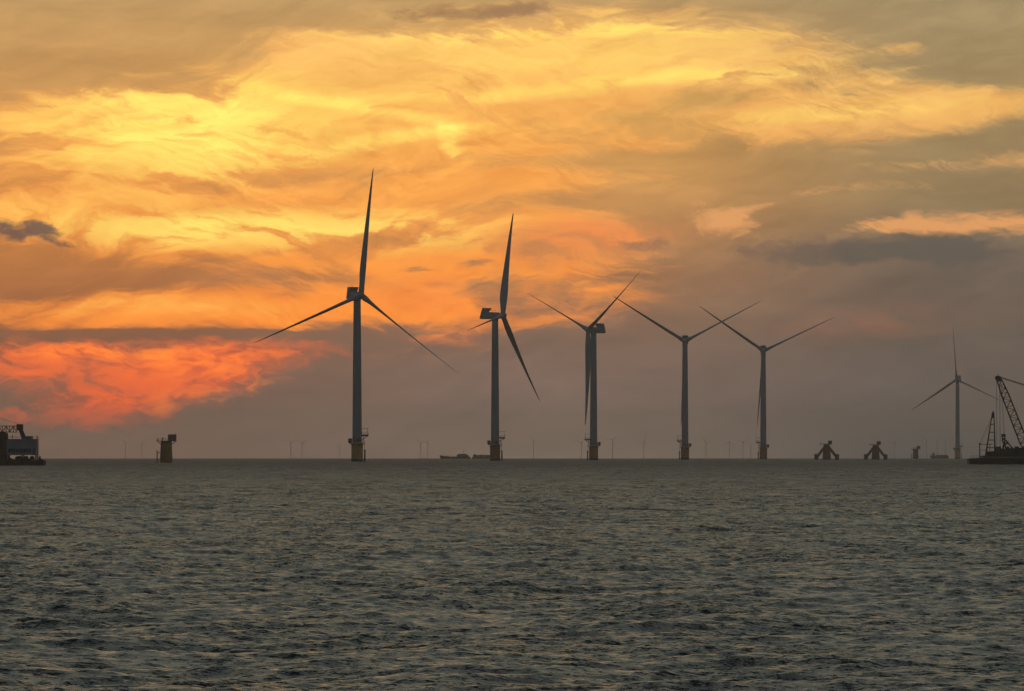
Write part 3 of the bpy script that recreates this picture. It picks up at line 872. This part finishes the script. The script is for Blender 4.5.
D = 7300; s = FPX / D
r = thing('cargo_ship', 'tiny faint cargo ship on the horizon, left of the pale turbine', 'ship', spot(930.3, D, 0.5))
hull_mb(22, 5.5, 2.6, bow=3, sheer=.7, flare=.6).build('hull', M_REDHULL, r)
MB().box(2.0, 5.4, -1.9, 1.9, 2.9, 5.2, .15).box(2.4, 4.8, -1.5, 1.5, 5.2, 6.2, .1).build('deckhouse', M_CABIN2, r)
MB().box(6.5, 20.6, -2.0, 2.0, 2.62, 3.9, .12).build('hatch_cover', M_CARGO, r)
MB().tube((3.6, 0, 6.2), (3.6, 0, 8.4), .1).build('mast', M_STEEL, r)

# ------------------------------------------------------------------ accommodation crane barge cut by the left edge
D = 2080; s = FPX / D
r = thing('work_barge', 'dark work barge with grey deckhouse and lattice boom, at the left edge', 'barge', spot(0, D, 0.0))
def X(px): return px / s
def Zp(py): return (465.7 - py) / s
h = MB().prism([(-46, -1.5), (-46, 1.7), (X(38), 1.75), (X(44), 1.9), (X(45.2), 1.7), (X(44.4), .2), (X(43), -1.5)], -5.5, 5.5)
hull = h.build('hull', M_HULL, r)
f = MB()
for i in range(9): f.torus((X(-20 + i * 7.2), -5.68, .95), .48, .17, 'y')
f.build('tyre_fender', M_RUBBER, hull)
MB().box(X(-60), X(43), -5.3, 5.3, 1.76, 1.9).build('rubbing_strake', M_RUST, hull)
# deck gear
g = MB()
rg = random.Random(3)
for px0, px1, py in [(-60, -30, 448), (-30, -4, 452), (-4, 9, 454.5), (9, 13.5, 458.2), (14.5, 16, 459.5), (16, 24, 456.8), (24, 31, 458.6), (31.5, 36, 459.6), (39, 42.5, 458.8), (42, 44.2, 460.2)]:
    for q in range(3):
        a = X(px0) + rg.uniform(0, .3); b = X(px1) - rg.uniform(0, .3); y0 = -4.6 + q * 2.9
        g.box(a, b, y0, y0 + 2.4, 1.91, max(2.1, Zp(py) - rg.uniform(0, .5) * (q > 0)), .12)
for px in (19, 21.5, 27, 33): g.tube((X(px), -4.9, 2.6), (X(px), -2.5, 2.6), .75, n=14)
g.build('deck_gear', M_DECK, r)
w_ = MB().lathe([(.35, 1.9), (.35, 2.9), (.5, 2.95), (.5, 3.1)], 12, X(40.5), -3.4).lathe([(.12, 3.1), (.12, 3.6)], 8, X(40.5), -3.4)
w_.build('mooring_bollard', M_STEEL, r)
dk_ = MB().box(X(7.6), X(37.6), -4.2, 4.2, Zp(455.3), Zp(440), .08)
dkh = dk_.build('deckhouse', M_CABIN, r)
MB().box(X(7.2), X(38.0), -4.35, 4.35, Zp(440) + .01, Zp(439.3), .04).build('roof', M_CABIN2, dkh)
for i in range(9):
    a = X(9.2 + i * 2.55)
    wf = MB().box(a, a + .76, -4.26, -4.2, Zp(452), Zp(449.4)).build('window', M_WINDOW, dkh)
MB().box(X(8), X(32.5), -4.25, -4.202, Zp(453.1), Zp(452.2)).box(X(8), X(32.5), -4.25, -4.202, Zp(449.1), Zp(448.7)).build('window_band', M_CABIN2, dkh)
MB().box(X(34), X(36), -4.26, -4.2, Zp(455.0), Zp(448.5)).build('door', M_CABIN2, dkh)
for px in (8.6, 22.8, 36.6):
    for y in (-3.8, 3.8):
        MB().box(X(px) - .24, X(px) + .24, y - .24, y + .24, 1.91, Zp(455.3) - .005).build('leg', M_CABIN, r)
lr = MB().rail([(X(7.8), -4.1, Zp(439.2)), (X(37.4), -4.1, Zp(439.2))], 1.0, .035, 1.4).rail([(X(37.4), -4.1, Zp(439.2)), (X(37.4), 4.1, Zp(439.2)), (X(7.8), 4.1, Zp(439.2))], 1.0, .035, 1.4)
lr.build('roof_railing', M_CABIN2, dkh)
MB().box(X(24.5), X(32.4), -2.6, 2.6, Zp(439.2), Zp(436.5), .08).build('plant_room', M_CABIN2, r)
MB().tube((X(36.2), 1, Zp(439.2)), (X(36.2), 1, Zp(435.6)), .06).tube((X(12.6), -1, Zp(439.2)), (X(12.6), -1, Zp(434.6)), .09, .05).box(X(12.1), X(13.1), -1.3, -.7, Zp(437.2), Zp(436.1)).build('mast', M_STEEL, r)
bt = MB().box(X(-26), X(-8), -3.5, 3.5, 1.91, Zp(436), .1).box(X(-7.9), X(7.3), -3.5, 3.5, 1.91, Zp(433.2), .1).box(X(-4), X(5), -2.5, 2.5, Zp(433.2), Zp(431.8), .1)
bt.build('machinery_house', M_DECK, r)
cr = MB()
cr.loft([[(X(26.6), -1.1, Zp(439.2)), (X(22), -1.1, Zp(439.2)), (X(22), 1.1, Zp(439.2)), (X(26.6), 1.1, Zp(439.2))], [(X(22.8), -.8, Zp(430)), (X(18.6), -.8, Zp(430)), (X(18.6), .8, Zp(430)), (X(22.8), .8, Zp(430))]], smooth=False)
crm = cr.build('crane_mast', M_STEEL, r)
MB().box(X(16.6), X(23), -1.2, 1.2, Zp(430.6), Zp(424.4), .15).tube((X(18), -1.25, Zp(425.5)), (X(18), 1.25, Zp(425.5)), .45, n=12).build('crane_head', M_STEEL, crm)
MB().lattice((X(17), 0, Zp(429.3)), (X(-70), 0, Zp(429.3)), 2.1, 2.1, 24, .13, rd=.085).build('lattice_boom', M_STEEL, r)
st_ = MB()
for y in (-.5, .5): st_.tube((X(18), y, Zp(424)), (X(-40), y, Zp(406)), .05, n=4)
st_.build('stay_cable', M_STEEL, r)

# ------------------------------------------------------------------ crane barge cut by the right edge
D = 2270; s = FPX / D
r = thing('crane_barge', 'black crane barge with tall raked lattice boom, at the right edge', 'barge', spot(968, D, 0.0))
def X(px): return (px - 968) / s
def Zp(py): return (464.5 - py) / s
hull = MB().prism([(X(970), -1.5), (X(968.4), .3), (X(968), 2.3), (X(976), 2.45), (X(982), 2.75), (X(1120), 2.8), (X(1120), -1.5)], -6, 6).build('hull', M_HULL, r)
f = MB()
for i in range(11): f.torus((X(974 + i * 5.6), -6.18, 1.2), .5, .17, 'y')
f.build('tyre_fender', M_RUBBER, hull)
MB().rail([(X(969), -5.8, 2.35), (X(982), -5.8, 2.7)], .9, .04, 1.2).rail([(X(982), -5.8, 2.8), (X(1110), -5.8, 2.8)], .9, .04, 2.0).build('railing', M_STEEL, hull)
g = MB(); rg = random.Random(5)
for px0, px1, py in [(981, 987, 455.6), (987, 991, 454), (990, 995.5, 452), (994.6, 997.8, 446.6), (998, 1001, 446.4), (1001.2, 1006, 448.6), (1006, 1010, 450), (1009, 1014, 448.2), (1014, 1019, 448), (1019, 1026, 447.6), (1026, 1040, 450)]:
    for q in range(3):
        a = X(px0) + rg.uniform(0, .2); b = X(px1) - rg.uniform(0, .2); y0 = -5.2 + q * 3.4
        g.box(a, b, y0, y0 + 3.0, 2.82, max(3.2, Zp(py) - rg.uniform(0, .9) * (q != 1)), .15)
for px in (988, 993, 1004, 1012): g.tube((X(px), -5.5, 4.0), (X(px), -3.2, 4.0), 1.0, n=16)
for q in range(46):
    px = rg.uniform(983, 1036); zt = Zp(452 if px < 993 else 447.5); y = rg.uniform(-5, -1)
    k = q % 4
    if k == 0: g.tube((X(px), y, 3.0), (X(px), y, zt + rg.uniform(-.3, 1.3)), rg.uniform(.05, .12), n=5)
    elif k == 1: g.box(X(px), X(px) + rg.uniform(.5, 1.4), y, y + 1.1, 3.0, zt + rg.uniform(-1.2, .45), .08)
    elif k == 2: g.tube((X(px), y, 3.0), (X(px) + rg.uniform(-1.5, 1.5), y, zt + rg.uniform(-.4, .7)), .09, n=5)
    else: g.tube((X(px), y, zt - .6), (X(px), y + 1.0, zt - .6), rg.uniform(.35, .7), n=12)
g.build('deck_gear', M_DECK, r)
wi = MB()
for px in (996.3, 1008.5):
    wi.tube((X(px), -5.6, 5.2), (X(px), -3.0, 5.2), .7, n=16)
    for y in (-5.65, -2.95): wi.tube((X(px), y, 5.2), (X(px), y - .1, 5.2), 1.05, n=16)
wi.build('winch', M_STEEL, r)
# crane
ho = MB().box(X(1028), X(1062), -3.2, 3.2, 4.6, Zp(446), .15); ho.lathe([(2.6, 2.82), (2.6, 4.3), (3.0, 4.32), (3.0, 4.58)], 24, X(1040), 0)
crane = ho.build('crane_house', M_RED, r)
MB().box(X(1026), X(1033), -5.2, -3.25, 4.9, Zp(446.5), .15).build('crane_cab', M_CABIN2, crane)
foot = (X(1029.5), 0, Zp(459.0)); tip = (X(998.2), 0, Zp(377.5))
foot = (X(1028.5), 0, Zp(455.0))
bm = MB()
def L3(a, b, t): return tuple(p + (q - p) * t for p, q in zip(a, b))
bm.lattice(foot, L3(foot, tip, .16), .8, 2.9, 3, .17, rd=.1)
bm.lattice(L3(foot, tip, .16), L3(foot, tip, .80), 2.9, 2.6, 11, .17, rd=.10)
bm.lattice(L3(foot, tip, .80), tip, 2.6, 1.5, 4, .17, rd=.10)
boom = bm.build('lattice_boom', M_RED, r)
hb_ = MB().prism([(X(995.6), Zp(380.6)), (X(1000.6), Zp(381.6)), (X(1000.2), Zp(376.4)), (X(996), Zp(375.8))], -.75, .75)
for y in (-.9, .9): hb_.tube((X(997.2), y, Zp(378)), (X(997.2), y * 1.2, Zp(378)), .8, n=16)
hb_.tube((X(998.4), 0, Zp(376.2)), (X(998.0), 0, Zp(373.8)), .09, n=5)
hb_.build('boom_head', M_STEEL, boom)
fr = MB()
for y in (-2, 2):
    fr.tube((X(1040), y, Zp(446)), (X(1066), y * .5, Zp(397)), .22, n=6); fr.tube((X(1060), y, Zp(446)), (X(1066), y * .5, Zp(397)), .22, n=6)
fr.tube((X(1066), -1, Zp(397)), (X(1066), 1, Zp(397)), .25, n=8)
fr.build('gantry_frame', M_RED, r)
pn = MB()
for y in (-.6, .6):
    pn.tube((X(999.5), y, Zp(376.9)), (X(1030), y, Zp(386.6)), .13, n=5); pn.tube((X(1030), y, Zp(386.6)), (X(1066), y, Zp(397)), .13, n=5)
    pn.tube((X(999.5), y, Zp(377.9)), (X(1030), y, Zp(387.6)), .07, n=5)
pn.build('pendant_cable', M_STEEL, r)
ca = MB()
for px, pe, y in [(996.2, 996.0, -.5), (996.8, 997.2, .5), (999.2, 999.6, -.4), (1000.2, 1000.3, .4)]:
    ca.tube((X(px), y, Zp(380)), (X(pe), y, Zp(446.5)), .055, n=4)
ca.tube((X(1001.0), 0, Zp(382)), (X(1003.6), 0, Zp(434.5)), .06, n=4).tube((X(1001.8), .4, Zp(384)), (X(1004.6), .4, Zp(434.5)), .05, n=4)
ca.build('hoist_cable', M_STEEL, r)
# hook block / small A-frame under the boom
hk = MB().box(X(1001.2), X(1005.4), -.7, .7, Zp(437), Zp(434), .15).box(X(1001.6), X(1005), -.6, .6, Zp(440), Zp(437.8), .1)
hk.tube((X(1002), 0, Zp(434.2)), (X(1002), 0, Zp(440)), .2).tube((X(1004.8), 0, Zp(434.2)), (X(1004.8), 0, Zp(440)), .2)
hk.build('hook_block', M_STEEL, r)
af = MB()
for y in (-1.4, 1.4):
    af.tube((X(1002), y * .4, Zp(440)), (X(1006.5), y, Zp(450)), .22, n=6); af.tube((X(1004.6), y * .4, Zp(439)), (X(1013), y, Zp(449)), .2, n=6)
    af.tube((X(1004.8), y, Zp(440)), (X(1002.6), y, Zp(449.5)), .2, n=6); af.tube((X(1003), y, Zp(443)), (X(1008.6), y, Zp(444)), .15, n=6)
    af.tube((X(1003), y, Zp(447)), (X(1008), y, Zp(441)), .14, n=6)
af.build('a_frame', M_STEEL, r)
# piling mast: tapered ladder frame
top = (X(993.1), 0, Zp(411.5))
pm = MB()
legs = [((X(985.3), -1.6, 2.8), (X(992.2), -.3, Zp(413))), ((X(994.9), -1.6, 2.8), (X(993.9), -.3, Zp(413))), ((X(985.3), 1.6, 2.8), (X(992.2), .3, Zp(413))), ((X(994.9), 1.6, 2.8), (X(993.9), .3, Zp(413)))]
for a, b in legs: pm.tube(a, b, .2, .15, n=6)
for py in (424.3, 432.2, 440, 447.6):
    t = (Zp(py) - 2.8) / (Zp(413) - 2.8)
    q = [L3(a, b, t) for a, b in legs]
    pm.tube(q[0], q[1], .17, n=5); pm.tube(q[2], q[3], .17, n=5); pm.tube(q[0], q[2], .12, n=5); pm.tube(q[1], q[3], .12, n=5)
pm.loft([[(X(991.2), -.4, Zp(418)), (X(994.3), -.4, Zp(418)), (X(994.3), .4, Zp(418)), (X(991.2), .4, Zp(418))], [(X(992.7), -.2, Zp(411)), (X(993.7), -.2, Zp(411)), (X(993.7), .2, Zp(411)), (X(992.7), .2, Zp(411))]], smooth=False)
pm.build('piling_mast', M_STEEL, r)
ps = MB().tube((X(979.2), -2, 2.6), (X(979.2), -2, Zp(443.2)), .2, n=6).box(X(978.4), X(980), -2.3, -1.7, Zp(445), Zp(443), .05)
ps.tube((X(979.2), -2, Zp(444.2)), (X(992), -1.2, Zp(444.2)), .12, n=5).tube((X(979.5), -2, Zp(450)), (X(987), -2, Zp(450)), .08, n=5)
for px in (986.6, 989.2): ps.tube((X(px), -2, 2.7), (X(px), -2, Zp(444.4)), .12, n=5)
ps.build('deck_frame', M_STEEL, r)
sy = MB().tube((X(992), 0, Zp(416)), (X(979.2), -2, Zp(443.2)), .07, n=4).tube((X(992.5), .2, Zp(418)), (X(981.4), 2, Zp(444)), .05, n=4)
sy.build('stay_cable', M_STEEL, r)
